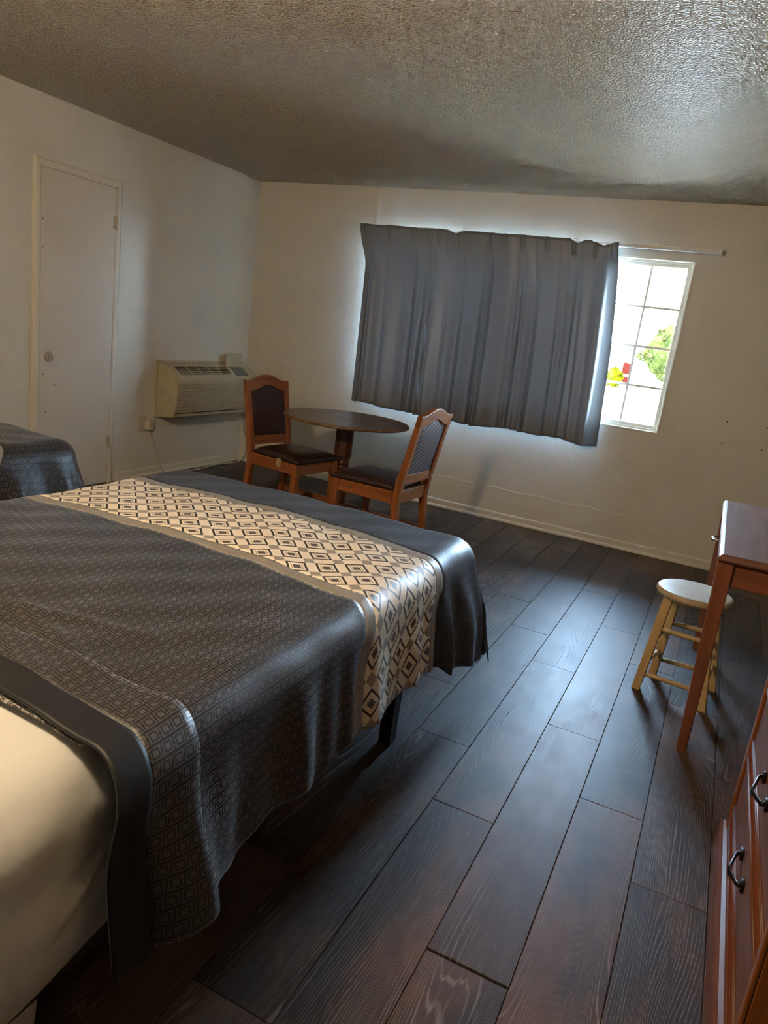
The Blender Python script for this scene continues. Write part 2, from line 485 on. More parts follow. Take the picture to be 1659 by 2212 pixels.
# floor planks, rows of 0.198 m, 1.22 m long, each one its own piece
pw, x0r, PL = 0.1981, 3.4524, 1.222
offs = {0: -2.415, 1: -2.944, 2: -2.120, 3: -2.424, 4: -2.925, -1: -2.068, -2: -1.667, -3: -0.525 - 1.222, -4: -2.25}
rng = random.Random(3)
mesh_cache = {}
for k in range(-18, 7):
    xa = x0r + pw * k; xb = min(xa + pw, XR); xa2 = max(xa, 0.0)
    if xb - xa2 < 0.01: continue
    o0 = offs.get(k, -2 + rng.random() * PL)
    j = math.floor(o0 / PL)
    o0 = o0 - j * PL - PL      # first joint just below 0
    edges = [0.0] + [o0 - i * PL for i in range(8) if o0 - i * PL > YF] + [YF]
    for ya, yb in zip(edges[1:], edges):
        L = yb - ya
        if L < 0.02: continue
        ga, gb = 0.0008, 0.0008
        if k == 1 and abs(ya + 4.166) < 0.03: ga = 0.006
        key = (round(xb - xa2, 4), round(L, 4), ga)
        if key not in mesh_cache:
            b2 = bmesh.new(); w = xb - xa2
            box(b2, -w / 2 + 0.0007, w / 2 - 0.0007, -L / 2 + ga, L / 2 - gb, -0.012, 0.0, 0.0012, 1)
            me = bpy.data.meshes.new('plank'); b2.to_mesh(me); b2.free(); me.materials.append(M_PLANK)
            mesh_cache[key] = me
        o = bpy.data.objects.new('plank', mesh_cache[key]); C.objects.link(o)
        o.location = ((xa2 + xb) / 2, (ya + yb) / 2, 0.0008 * rng.random()); o.parent = fl
# baseboards
def baseboard(name, pts_fn, x0, x1):
    b = bmesh.new()
    pr = [(0, 0), (-0.017, 0), (-0.017, 0.012), (-0.013, 0.02), (-0.010, 0.024), (-0.010, 0.058), (-0.006, 0.066), (0, 0.068)]
    loft(b, [[pts_fn(x, y, z) for y, z in pr] for x in (x0, x1)])
    return obj(name, b, M_TRIM, kind='structure')
baseboard('baseboard_back', lambda x, y, z: (x, y, z), 0.0, XR)
baseboard('baseboard_left', lambda x, y, z: (-y, x, z), -1.52, 0.0)
baseboard('baseboard_right', lambda x, y, z: (XR + y, x, z), YF, 0.0)
# a flat plaster patch line low on the window wall
b = bmesh.new()
lowp = [(0.9 + i * 0.1, 0.255 + 0.006 * math.sin(i * 1.7)) for i in range(27)]
top = [b.verts.new((x, -0.0022, z)) for x, z in lowp]; top2 = [b.verts.new((x, -0.0002, z + 0.012)) for x, z in lowp]; bot = [b.verts.new((x, -0.0005, 0.066)) for x, z in lowp]
for i in range(26):
    b.faces.new((top[i], top2[i], top2[i + 1], top[i + 1])); b.faces.new((bot[i], top[i], top[i + 1], bot[i + 1]))
bmesh.ops.recalc_face_normals(b, faces=b.faces[:])
obj('trim_1', b, M_WALL, kind='structure')

# door on the left wall
d1 = thing('door_1', None, None, kind='structure')
YA, YB, ZT = -2.217, -1.618, 2.04
obj('panel', bx(0.002, 0.016, YA + 0.003, YB - 0.003, 0.008, ZT - 0.006, 0.002), M_DOOR, d1)
def casing(a, b, horiz):
    bmm = bmesh.new()
    pr = [(0.0, 0.0), (0.016, 0.0), (0.021, 0.012), (0.019, 0.034), (0.012, 0.046), (0.0, 0.049)]
    if horiz:
        loops = [[(h, a + (-d if e == 0 else d) * (1 if e else 1), ZT + d) for h, d in pr] if e else [(h, a - d, ZT + d) for h, d in pr] for e in (0,)]
        loops.append([(h, b + d, ZT + d) for h, d in pr])
    else:
        loops = [[(h, a + b * d, 0.0) for h, d in pr], [(h, a + b * d, ZT + d) for h, d in pr]]
    loft(bmm, loops); return bmm
obj('casing', casing(YA, -1, False), M_TRIM, d1)
obj('casing', casing(YB, 1, False), M_TRIM, d1)
obj('casing', casing(YA, YB, True), M_TRIM, d1)
for z in (1.818, 0.314):
    b = bmesh.new(); lathe(b, [(0.007, z - 0.045), (0.007, z + 0.045)], 12, 0.021, YB - 0.003)
    box(b, 0.016, 0.019, YB - 0.025, YB - 0.003, z - 0.042, z + 0.042)
    obj('hinge', b, M_HINGE, d1)
b = bmesh.new()
rot = Matrix.Translation((0.016, -2.148, 0.91)) @ Matrix.Rotation(PI / 2, 4, 'Y')
lathe(b, [(0.034, 0), (0.033, 0.004), (0.026, 0.005), (0.024, 0.002), (0.012, 0.002), (0.011, 0.006), (0.0, 0.006)][:6], 32)
bmesh.ops.transform(b, matrix=rot, verts=b.verts[:])
obj('lock_plate', b, M_LOCK, d1)
for y, z in ((-2.205, 1.74), (-2.205, 1.58), (-2.19, 0.80), (-2.10, 0.73), (-2.165, 0.555)):
    b = bmesh.new(); box(b, 0.015, 0.0167, y - 0.004, y + 0.004, z - 0.005, z + 0.005, 0.0008, 1)
    obj('screw_hole', b, M_SCREW, d1)

# window
w1 = thing('window_1', None, None, kind='structure')
def frame(bmm, x0, x1, z0, z1, t, y0, y1, bev=0.002):
    box(bmm, x0, x0 + t, y0, y1, z0, z1, bev, 1); box(bmm, x1 - t, x1, y0, y1, z0, z1, bev, 1)
    box(bmm, x0 + t, x1 - t, y0, y1, z1 - t, z1, bev, 1); box(bmm, x0 + t, x1 - t, y0, y1, z0, z0 + t, bev, 1)
b = bmesh.new(); frame(b, WX0, WX1, WZ0, WZ1, 0.012, -0.004, 0.05); obj('reveal_trim', b, M_VINYLWHITE, w1)
b = bmesh.new(); frame(b, WX0 + 0.001, WX1 - 0.001, WZ0 + 0.001, WZ1 - 0.001, 0.026, 0.05, 0.14); obj('frame', b, M_VINYLWHITE, w1)
mid = (WX0 + WX1) / 2
GX = [3.309 - 0.274, 3.309]; GZ = [1.2005, 1.475, 1.749]
for a, bb, yo in ((WX0 + 0.027, mid + 0.02, 0.10), (mid - 0.02, WX1 - 0.027, 0.065)):
    b = bmesh.new(); frame(b, a, bb, WZ0 + 0.027, WZ1 - 0.027, 0.022, yo, yo + 0.03)
    sash = obj('sash', b, M_VINYLWHITE, w1)
    ix0, ix1, iz0, iz1 = a + 0.022, bb - 0.022, WZ0 + 0.049, WZ1 - 0.049
    gx = [3.309 - 0.274 * i for i in range(8)]
    gx = sorted(x for x in gx if ix0 + 0.03 < x < ix1 - 0.03)
    cols = [ix0] + gx + [ix1]; rows = [iz0] + GZ + [iz1]
    b = bmesh.new()
    for x in gx: box(b, x - 0.0085, x + 0.0085, yo + 0.008, yo + 0.022, iz0, iz1)
    for z in GZ: box(b, ix0, ix1, yo + 0.0075, yo + 0.0215, z - 0.0085, z + 0.0085)
    obj('muntin_grid', b, M_VINYLWHITE, sash)
    for i in range(len(cols) - 1):
        for j in range(len(rows) - 1):
            obj('pane', bx(cols[i] + 0.0086, cols[i + 1] - 0.0086, yo + 0.0135, yo + 0.0155, rows[j] + 0.0086, rows[j + 1] - 0.0086), M_GLASS, sash)

# ================================================================== BEDS
def make_bed(xl, xr, label, cover_label, sheet_label, seed, skewed):
    rg = random.Random(seed)
    T, yfoot, yhead = 0.64, -2.905, -5.02
    bed = thing('bed', label, 'bed', ((xl + xr) / 2, -3.96, 0), 0, 'two made-up beds side by side')
    inv = (-(xl + xr) / 2, 3.96, 0)
    def loc(b):
        bmesh.ops.translate(b, vec=inv, verts=b.verts[:]); return b
    fx0, fx1, fy0, fy1 = xl + 0.045, xr - 0.045, yhead + 0.02, yfoot - 0.09
    for a in ((fx0, fx0 + 0.03, fy0, fy1), (fx1 - 0.03, fx1, fy0, fy1)):
        obj('side_rail', loc(bx(*a, 0.245, 0.325, 0.004, 1)), M_BLACKMETAL, bed)
    for a in ((fx0 + 0.03, fx1 - 0.03, fy0, fy0 + 0.03), (fx0 + 0.03, fx1 - 0.03, fy1 - 0.03, fy1)):
        obj('end_rail', loc(bx(*a, 0.245, 0.325, 0.004, 1)), M_BLACKMETAL, bed)
    for i in range(9):
        y = fy0 + 0.12 + i * (fy1 - fy0 - 0.24) / 8
        obj('slat', loc(bx(fx0 + 0.03, fx1 - 0.03, y - 0.035, y + 0.035, 0.300, 0.318)), M_BLACKMETAL, bed)
    for x in (fx0 + 0.026, fx1 - 0.006):
        for y in (-3.44, -4.965):
            b = bmesh.new(); taper(b, (x, y, 0.0), (0.021, 0.026), (x, y, 0.245), (0.023, 0.032), 0.003)
            obj('leg', loc(b), M_BLACKMETAL, bed)
    # --- sheet: a shell over the mattress, tucked under at the sides
    b = bmesh.new()
    prof = []   # across: (x offset fn) list of (x, z)
    def ring(y):
        pts = []
        e = 0.006 * math.sin(y * 9.0 + seed)
        sag = 0.028 * sst(-(y + 4.62), 0.0, 0.35)       # the bare part swells a little towards the head
        X0, X1 = xl + 0.045, xr - 0.045 + sag
        bare = sst(-y, 4.58, 4.70)
        Z0, Z1, r = 0.322, T - 0.042 + 0.022 * bare, 0.085 + 0.05 * bare
        X1 -= 0.012 * (1 - bare)
        for i in range(7):
            t = i / 6 * PI / 2
            pts.append((X1 - r + r * math.cos(t), Z1 - r + r * math.sin(t)))
        top = [(X1 - r + (X0 + r - X1 + r) * i / 14, Z1 + 0.012 * math.sin(PI * i / 14)) for i in range(1, 14)]
        pts += top
        for i in range(7):
            t = PI / 2 + i / 6 * PI / 2
            pts.append((X0 + r + r * math.cos(t), Z1 - r + r * math.sin(t)))
        left = [(X0 - 0.004 * math.sin(PI * i / 8), Z1 - r + (Z0 + 0.03 - Z1 + r) * i / 8) for i in range(1, 9)]
        under = [(X0 + 0.02, Z0 + 0.006), (X0 + 0.06, Z0)] + [(X1 - 0.06, Z0), (X1 - 0.0, Z0 - 0.03 * bare)]
        right = [(X1 + (0.012 + sag * 0.6) * math.sin(PI * (24 - i) / 24), Z1 - r + (Z0 + 0.03 - 0.055 * bare - Z1 + r) * (24 - i) / 24) for i in range(0, 24)]
        out_ = []
        for k, (x, z) in enumerate(pts + left + under + right):
            w = sst(x, X1 - 0.22, X1 - 0.02) * bare * sst(z, Z0 + 0.02, Z0 + 0.12)
            q = z - 0.35 * (y + 4.75)
            ridge = 0.013 * math.exp(-((q - 0.505) / 0.012) ** 2) * math.exp(-((y + 4.76) / 0.07) ** 2) + 0.011 * math.exp(-((q - 0.455) / 0.010) ** 2) * math.exp(-((y + 4.80) / 0.08) ** 2)
            ridge += 0.009 * math.exp(-((q - 0.40 + 0.6 * (y + 4.9)) / 0.014) ** 2) * math.exp(-((y + 4.90) / 0.06) ** 2) + 0.004 * math.sin(q * 60 + y * 14) * math.sin(y * 25 + 1)
            out_.append((x + ridge * w, y, z + e * 0.3))
        return out_
    n = 120
    loft(b, [ring(yfoot - 0.05 + (yhead + 0.01 - yfoot + 0.05) * i / n) for i in range(n + 1)])
    sh = obj('mattress', loc(b), M_SHEET, bed, True)
    sh['label'] = sheet_label
    b = bmesh.new(); g = []
    for j in range(7):
        g.append([b.verts.new((fx1 - 0.042 + 0.006 * math.sin(i * 1.1 + j * 0.4), -4.818 - i * 0.017 - 0.004 * j, 0.296 - j * 0.033)) for i in range(11)])
    for j in range(6):
        for i in range(10): b.faces.new((g[j][i], g[j + 1][i], g[j + 1][i + 1], g[j][i + 1]))
    o = obj('sheet_tail', loc(b), M_SHEET, bed, True); o['label'] = 'loose end of white sheet hanging under the bed rail'
    md = o.modifiers.new('thickness', 'SOLIDIFY'); md.thickness = 0.002
    # --- coverlet
    cov = thing('coverlet', cover_label, 'coverlet', (0, 0, 0), 0, 'coverlets on the beds')
    r = 0.10; XF, XL2, YF2 = xr + 0.025 - r, xl - 0.025 + r, yfoot + 0.015 - r
    drop = 0.40
    ph = [rg.random() * 6.28 for _ in range(8)]
    def skew(u):
        d = max(0.0, u - XF)
        return -0.115 * sst(d, 0.0, 0.24) - 0.03 * sst(u, XF - 0.5, XF) * (1 if skewed else 0)
    def ripple(s):
        return (0.5 * math.sin(s * 17 + ph[0]) + 0.35 * math.sin(s * 29 + ph[1]) + 0.3 * math.sin(s * 47 + ph[2] + math.sin(s * 11)))
    def P(u, v, off=0.0, kf=1.0):
        vv = v + skew(u) * sst(-2.98 - v, 0.0, 0.35) * kf
        du = max(0.0, u - XF); dl = max(0.0, XL2 - u); dv = max(0.0, vv - YF2)
        dd = du if du > 0 else dl
        if du > 0: dd *= 1 + (0.09 * sst(vv, -3.345, -3.315) + 0.17 * sst(vv, -3.3, -2.99)) * (1 - sst(dv, 0.0, 0.38))
        d = math.hypot(dd, dv)
        bx_, by_ = min(max(u, XL2), XF), min(vv, YF2)
        z = T + off + 0.006 * math.sin(u * 3.1 + ph[3]) * math.sin(vv * 2.7 + ph[4]) + 0.0025 * math.sin(u * 17 + vv * 9 + ph[5]) + 0.0015 * math.sin(u * 31 - vv * 27)
        z += 0.010 * math.sin(PI * max(0, min(1, (u - XL2) / (XF - XL2))))
        # a few creases near the folded end
        z += 0.010 * math.exp(-((vv + 4.47 + 0.35 * (u - 2.75)) / 0.022) ** 2) * math.exp(-((u - 2.75) / 0.22) ** 2)
        z += 0.008 * math.exp(-((vv + 4.40 - 0.25 * (u - 2.8)) / 0.016) ** 2) * math.exp(-((u - 2.72) / 0.18) ** 2)
        if d <= 1e-6: return (u, vv, z)
        cx, cyv = (dd / d) * (1 if du > 0 else -1), dv / d
        if 0 < cyv < 1 and du > 0:
            a_ = math.atan2(cyv, cx); a_ -= 0.28 * math.sin(2 * a_) ** 2; ocx, ocy = math.cos(a_), math.sin(a_)
        else: ocx, ocy = cx, cyv
        R_ = r + off; q = r * PI / 2
        if d < q: out, dr = R_ * math.sin(d / r), R_ * (1 - math.cos(d / r))
        else:
            h = d - q
            fl_ = 0.10 + (0.14 if du > 0 else 0.05) * (2 * abs(cx) * cyv) ** 1.5
            out, dr = R_ + fl_ * h, R_ + h * math.sqrt(1 - fl_ * fl_)
        s = vv if abs(cx) > 0.99 else (u if cyv > 0.99 else (vv - u))
        amp = 0.016 * sst(d, 0.06, 0.34)
        side = ripple(s if cyv < 0.5 else s + 3) * (1 - 0.8 * (2 * abs(cx) * cyv))
        out += amp * side * (0.6 if cyv > 0.2 else 1.0)
        # near the foot corner the side panel stands out as a separate fold
        if du > 0: out += 0.050 * cx * sst(d, 0.10, 0.36) * sst(vv, -3.345, -3.315) * (1 - 0.5 * cyv)
        # the turned-down end hangs more loosely
        out += 0.055 * sst(d, 0.1, 0.4) * sst(-vv, 4.45, 4.64) * (1 - 0.75 * sst(-vv, 4.66, 4.74)) * (1 if du > 0 else 0)
        return (bx_ + ocx * out, by_ + ocy * out, z - dr + 0.012 * sst(d, 0.3, 0.4) * ripple(s * 0.6 + 2) * 0.5)
    ulo, uhi = XL2 - drop, XF + drop
    def panel(name, v0, v1, mat, nv, off=0.0, v1u=None, lo=None, hi=None, kf=1.0):
        lo = ulo if lo is None else lo; hi = uhi if hi is None else hi
        b = bmesh.new(); uvl = b.loops.layers.uv.new('UVMap')
        nu = max(8, int((hi - lo) / 0.016))
        g = []; uvs = {}
        for j in range(nv + 1):
            row = []
            for i in range(nu + 1):
                u = lo + (hi - lo) * i / nu
                e1 = v1 if v1u is None else v1u(u)
                v = v0 + (e1 - v0) * j / nv
                vt = b.verts.new(P(u, v, off, kf)); uvs[vt] = (u, v); row.append(vt)
            g.append(row)
        for j in range(nv):
            for i in range(nu):
                f = b.faces.new((g[j][i], g[j + 1][i], g[j + 1][i + 1], g[j][i + 1]))
                for l in f.loops: l[uvl].uv = uvs[l.vert]
        o = obj(name, b, mat, cov, True)
        s = o.modifiers.new('thickness', 'SOLIDIFY'); s.thickness = 0.004; s.offset = -1
        return o
    bs = 0.0 if skewed else -0.06     # where the band lies along the bed
    o = panel('foot_panel', YF2 + drop, -3.243 + bs, M_KEYFOOT if skewed else M_KEY, 36); o['label'] = 'plain blue-grey foot end of the coverlet' if skewed else 'charcoal foot end of the coverlet'
    panel('grey_strip', -3.243 + bs, -3.290 + bs, M_GREY, 4)
    o = panel('patterned_band', -3.290 + bs, -3.742 + bs, M_SCARF, 30); o['label'] = 'cream band with dark framed diamonds'
    panel('grey_strip', -3.742 + bs, -3.797 + bs, M_GREY, 4)
    panel('main_panel', -3.797 + bs, -4.62, M_KEY, 52)
    slope = lambda u: -0.12 * sst(u - (XF - 0.4), -1.0, 0.6)
    panel('turned_down_flap', -4.53, -4.575, M_KEY, 6, 0.010, lambda u: -4.550 + slope(u) * 0.9, kf=0.5)
    o = panel('border', -4.535, -4.62, M_SATIN, 8, 0.0125, lambda u: -4.625 + slope(u), kf=0.5)
    # border starts where the flap ends: rebuild rows so the two meet
    bpy.data.objects.remove(o)
    b = bmesh.new(); uvl = b.loops.layers.uv.new('UVMap'); nu = 130; g = []; uvs = {}
    for j in range(9):
        row = []
        for i in range(nu + 1):
            u = ulo + (uhi - ulo + 0.02) * i / nu
            v = -4.548 + slope(u) * 0.9 + (-0.074) * j / 8
            vt = b.verts.new(P(u, v, 0.013, 0.5)); uvs[vt] = (u, v); row.append(vt)
        g.append(row)
    for j in range(8):
        for i in range(nu):
            f = b.faces.new((g[j][i], g[j + 1][i], g[j + 1][i + 1], g[j][i + 1]))
            for l in f.loops: l[uvl].uv = uvs[l.vert]
    o = obj('border', b, M_SATIN, cov, True); o['label'] = 'plain charcoal satin border of the turned-down end'
    s = o.modifiers.new('thickness', 'SOLIDIFY'); s.thickness = 0.005; s.offset = -1
    panel('lining', -4.58, -4.63, M_LINING, 4, -0.001, lambda u: -4.618 + slope(u) * 0.9 - 0.034 * (1 - sst(u, XF - 0.55, XF - 0.03)), hi=XF - 0.02, kf=0.5)
    return bed
make_bed(1.80, 3.25, 'double bed beside the walkway with its white sheet turned bare', 'blue-grey and charcoal coverlet with cream diamond band on bed beside walkway',
         'white sheet bare at the near end of the bed by the walkway', 5, True)
make_bed(0.16, 1.135, 'bed nearer the white door, its foot corner showing', 'charcoal coverlet on the bed nearest the white door',
         'white sheet on the bed nearest the white door', 9, False)

# ================================================================== DINING CHAIRS
def arch(y, w=0.165):
    return 0.5 + 0.5 * math.cos(PI * y / w) if abs(y) < w else 0.0
def backx(h):      # x of the back plane at height h
    return -0.222 - 0.095 * sst((h - 0.40) / 0.55, -0.25, 1.35) * 1.25 - 0.0
def make_chair(name, label, extras, back):
    t = thing(name, label, 'chair', group='dining chairs at the round table')
    for s in (-1, 1):
        # rear leg running up into the back stile
        b = bmesh.new(); loops = []
        for x, z, hx in ((-0.275, 0.0, 0.017), (-0.245, 0.18, 0.02), (-0.222, 0.36, 0.023), (backx(0.5) + 0.004, 0.5, 0.022), (backx(0.7), 0.7, 0.019), (backx(0.905), 0.905, 0.016)):
            y0, y1 = (s * 0.168, s * 0.208)
            if y0 > y1: y0, y1 = y1, y0
            loops.append([(x - hx, y0, z), (x + hx, y0, z), (x + hx, y1, z), (x - hx, y1, z)])
        loft(b, loops)
        bmesh.ops.bevel(b, geom=[e for e in b.edges if abs(e.verts[0].co.z - e.verts[1].co.z) > 0.02], offset=0.004, segments=2, profile=0.5, affect='EDGES')
        obj('leg', b, M_CHZ, t)['label'] = 'rear leg and back post in one piece'
        b = bmesh.new()
        taper(b, (0.203, s * 0.2, 0.0), (0.016, 0.016), (0.203, s * 0.2, 0.325), (0.0215, 0.0215), 0.003)
        box(b, 0.183, 0.223, s * 0.2 - 0.020, s * 0.2 + 0.020, 0.325, 0.332)
        box(b, 0.1795, 0.2265, s * 0.2 - 0.0235, s * 0.2 + 0.0235, 0.332, 0.437, 0.003, 1)
        obj('leg', b, M_CHZ, t)
        # side apron and stretcher
        obj('side_apron', bx(-0.205, 0.1795, s * 0.2 - 0.0165, s * 0.2 + 0.0165, 0.355, 0.43, 0.003, 1), M_CHX, t)
        obj('stretcher', bx(-0.236, 0.187, s * 0.2 - 0.010, s * 0.2 + 0.010, 0.115, 0.155, 0.003, 1), M_CHX, t)
    obj('front_apron', bx(0.188, 0.218, -0.177, 0.177, 0.355, 0.43, 0.003, 1), M_CHY, t)
    obj('rear_apron', bx(-0.236, -0.208, -0.168, 0.168, 0.355, 0.43, 0.003, 1), M_CHY, t)
    obj('cross_stretcher', bx(-0.03, 0.0, -0.19, 0.19, 0.12, 0.15, 0.003, 1), M_CHY, t)
    # camel-backed crest rail
    b = bmesh.new(); n = 28; loops = []
    for i in range(n + 1):
        y = -0.208 + 0.416 * i / n
        zt = 0.905 + 0.042 * arch(y, 0.185); zb = 0.838 + 0.040 * arch(y, 0.15)
        xt, xb = backx(zt), backx(zb)
        loops.append([(xb - 0.0175, y, zb), (xb + 0.0175, y, zb), (xt + 0.0165, y, zt), (xt - 0.0165, y, zt)])
    loft(b, loops)
    bmesh.ops.bevel(b, geom=[e for e in b.edges if abs(e.verts[0].co.y - e.verts[1].co.y) > 0.005], offset=0.004, segments=2, profile=0.5, affect='EDGES')
    obj('crest_rail', b, M_CHY, t)
    b = bmesh.new(); xm = backx(0.505)
    box(b, xm - 0.014, xm + 0.016, -0.168, 0.168, 0.475, 0.535, 0.003, 1); obj('lower_back_rail', b, M_CHY, t)
    # upholstered back: domed pad on both faces
    b = bmesh.new(); nu, nv = 20, 18; gf, gb = [], []
    for j in range(nv + 1):
        rf, rb = [], []
        for i in range(nu + 1):
            y = -0.168 + 0.336 * i / nu
            zt = 0.838 + 0.040 * arch(y, 0.15); z = 0.533 + (zt - 0.533) * j / nv
            k = (1 - abs(2 * i / nu - 1) ** 6) * (1 - abs(2 * j / nv - 1) ** 6)
            rf.append(b.verts.new((backx(z) + 0.006 + 0.017 * k, y, z))); rb.append(b.verts.new((backx(z) - 0.006 - 0.006 * k, y, z)))
        gf.append(rf); gb.append(rb)
    for j in range(nv):
        for i in range(nu):
            b.faces.new((gf[j][i], gf[j][i + 1], gf[j + 1][i + 1], gf[j + 1][i])); b.faces.new((gb[j][i], gb[j + 1][i], gb[j + 1][i + 1], gb[j][i + 1]))
    bmesh.ops.recalc_face_normals(b, faces=b.faces[:])
    obj('back_pad', b, back, t, True)
    # seat pad
    b = bmesh.new(); n = 24; g = []
    for j in range(n + 1):
        row = []
        for i in range(n + 1):
            a, c = 2 * i / n - 1, 2 * j / n - 1
            x = -0.2 + 0.437 * (j / n); w = 0.195 + 0.04 * (j / n)
            k = (1 - abs(a) ** 5) * (1 - abs(c) ** 5)
            row.append(b.verts.new((x, a * w, 0.447 + 0.042 * k ** 0.6)))
        g.append(row)
    for j in range(n):
        for i in range(n): b.faces.new((g[j][i], g[j + 1][i], g[j + 1][i + 1], g[j][i + 1]))
    ret = bmesh.ops.extrude_edge_only(b, edges=[e for e in b.edges if e.is_boundary])
    for v in ret['geom']:
        if isinstance(v, bmesh.types.BMVert): v.co.z = 0.431; v.co.x *= 0.97; v.co.y *= 0.965
    b.faces.new([v for v in sorted((v for v in b.verts if abs(v.co.z - 0.431) < 1e-5), key=lambda v: math.atan2(v.co.y, v.co.x - 0.018))])
    bmesh.ops.recalc_face_normals(b, faces=b.faces[:])
    obj('seat_pad', b, M_VINYL, t, True)
    extras(t)
    return t
def ex_left(t):
    b = bmesh.new(); box(b, 0.045, 0.085, -0.2215, -0.2165, 0.385, 0.44, 0.002, 1); box(b, 0.05, 0.08, -0.2195, -0.19, 0.44, 0.4425)
    o = obj('bracket', b, M_WORN, t); o['label'] = 'pale worn bracket under the seat edge'
def ex_right(t):
    for x in (0.085, 0.112):
        b = bmesh.new(); box(b, x - 0.006, x + 0.006, 0.2155, 0.2175, 0.39, 0.402, 0.002, 1)
        obj('screw_hole', b, M_SCREW, t)
c1 = make_chair('dining_chair', 'wooden chair with maroon seat between air conditioner and round table', ex_left, M_STRIPED)
c1.location = (1.375, -1.262, 0); c1.rotation_euler = (0, 0, math.radians(-9.5))
c2 = make_chair('dining_chair', 'wooden chair with striped back turned towards the room, under the curtain', ex_right, M_STRIPE)
c2.location = (2.121, -1.40, 0); c2.rotation_euler = (0, 0, math.radians(175.7))

# ================================================================== ROUND TABLE
tb = thing('round_table', 'round dark walnut pedestal table between two wooden chairs', 'table', (1.617, -1.0, 0))
b = bmesh.new(); lathe(b, [(0.39, 0.700), (0.433, 0.702), (0.434, 0.7195), (0.432, 0.7205), (0.006, 0.721)], 72); obj('tabletop', b, M_TBL, tb)
b = bmesh.new()
lathe(b, [(0.4342, 0.6995), (0.4435, 0.703), (0.4465, 0.709), (0.4435, 0.7165), (0.4375, 0.7205), (0.4342, 0.7205)], 72)
obj('edge_band', b, M_TBLEDGE, tb, True)
obj('top_support', bx(-0.2, 0.2, -0.05, 0.05, 0.672, 0.699, 0.004, 1), M_PED, tb)
b = bmesh.new()
lathe(b, [(0.062, 0.44), (0.066, 0.46), (0.066, 0.655), (0.060, 0.672)], 8); obj('column', b, M_PED, tb)
b = bmesh.new()
lathe(b, [(0.05, 0.08), (0.056, 0.12), (0.058, 0.2), (0.05, 0.30), (0.045, 0.35), (0.052, 0.365), (0.056, 0.375), (0.052, 0.387), (0.047, 0.39), (0.052, 0.395), (0.057, 0.408), (0.052, 0.421), (0.05, 0.425), (0.054, 0.44)], 32)
obj('turned_shaft', b, M_PED, tb, True)
for k in range(4):
    a = k * PI / 2 + PI / 4
    rot = Matrix.Rotation(a, 4, 'Z')
    b = bmesh.new(); loops = []
    for x, zc, h in ((0.03, 0.080, 0.030), (0.10, 0.068, 0.032), (0.18, 0.042, 0.026), (0.25, 0.021, 0.021)):
        loops.append([rot @ Vector((x, -0.03, zc - h if x < 0.25 else 0.0)), rot @ Vector((x, 0.03, zc - h if x < 0.25 else 0.0)), rot @ Vector((x, 0.026, zc + h)), rot @ Vector((x, -0.026, zc + h))])
    loft(b, loops); obj('foot', b, M_PED, tb)

# ================================================================== STOOL
st = thing('stool', 'round pale wooden stool pushed under the brown desk', 'stool', (4.06, -2.272, 0), 0)
SX, SY = 4.06, -2.272
b = bmesh.new(); lathe(b, [(0.135, 0.428), (0.150, 0.432), (0.156, 0.442), (0.1555, 0.452), (0.149, 0.4595), (0.14, 0.461), (0.05, 0.460)], 56, -0.012, 0.012)
obj('seat', b, M_SEATW, st, True)
feet = [(3.908, -2.374), (4.180, -2.405), (4.212, -2.155), (3.958, -2.160)]
tops = []
ang = math.radians(-7)
for fx, fy in feet:
    p0 = Vector((fx - SX, fy - SY, 0.0)); p1 = Vector((-0.012 + (p0.x) * 0.62, 0.012 + p0.y * 0.62, 0.428))
    tops.append((p0, p1))
    b = bmesh.new(); taper(b, p0, (0.0165, 0.0165), p1, (0.019, 0.019), 0.003, ang); obj('leg', b, M_PINE, st)
def at(i, z): return tops[i][0].lerp(tops[i][1], z / 0.428)
for i, j, zs in ((0, 1, (0.073, 0.282)), (3, 2, (0.080, 0.267)), (0, 3, (0.125, 0.235)), (1, 2, (0.125, 0.235))):
    for z in zs:
        p, q = at(i, z), at(j, z)
        b = bmesh.new(); tube(b, [p.lerp(q, k / 6) for k in range(7)], lambda t: 0.0085 + 0.0022 * math.sin(PI * t), 10)
        obj('rung', b, M_PINEX, st, True)

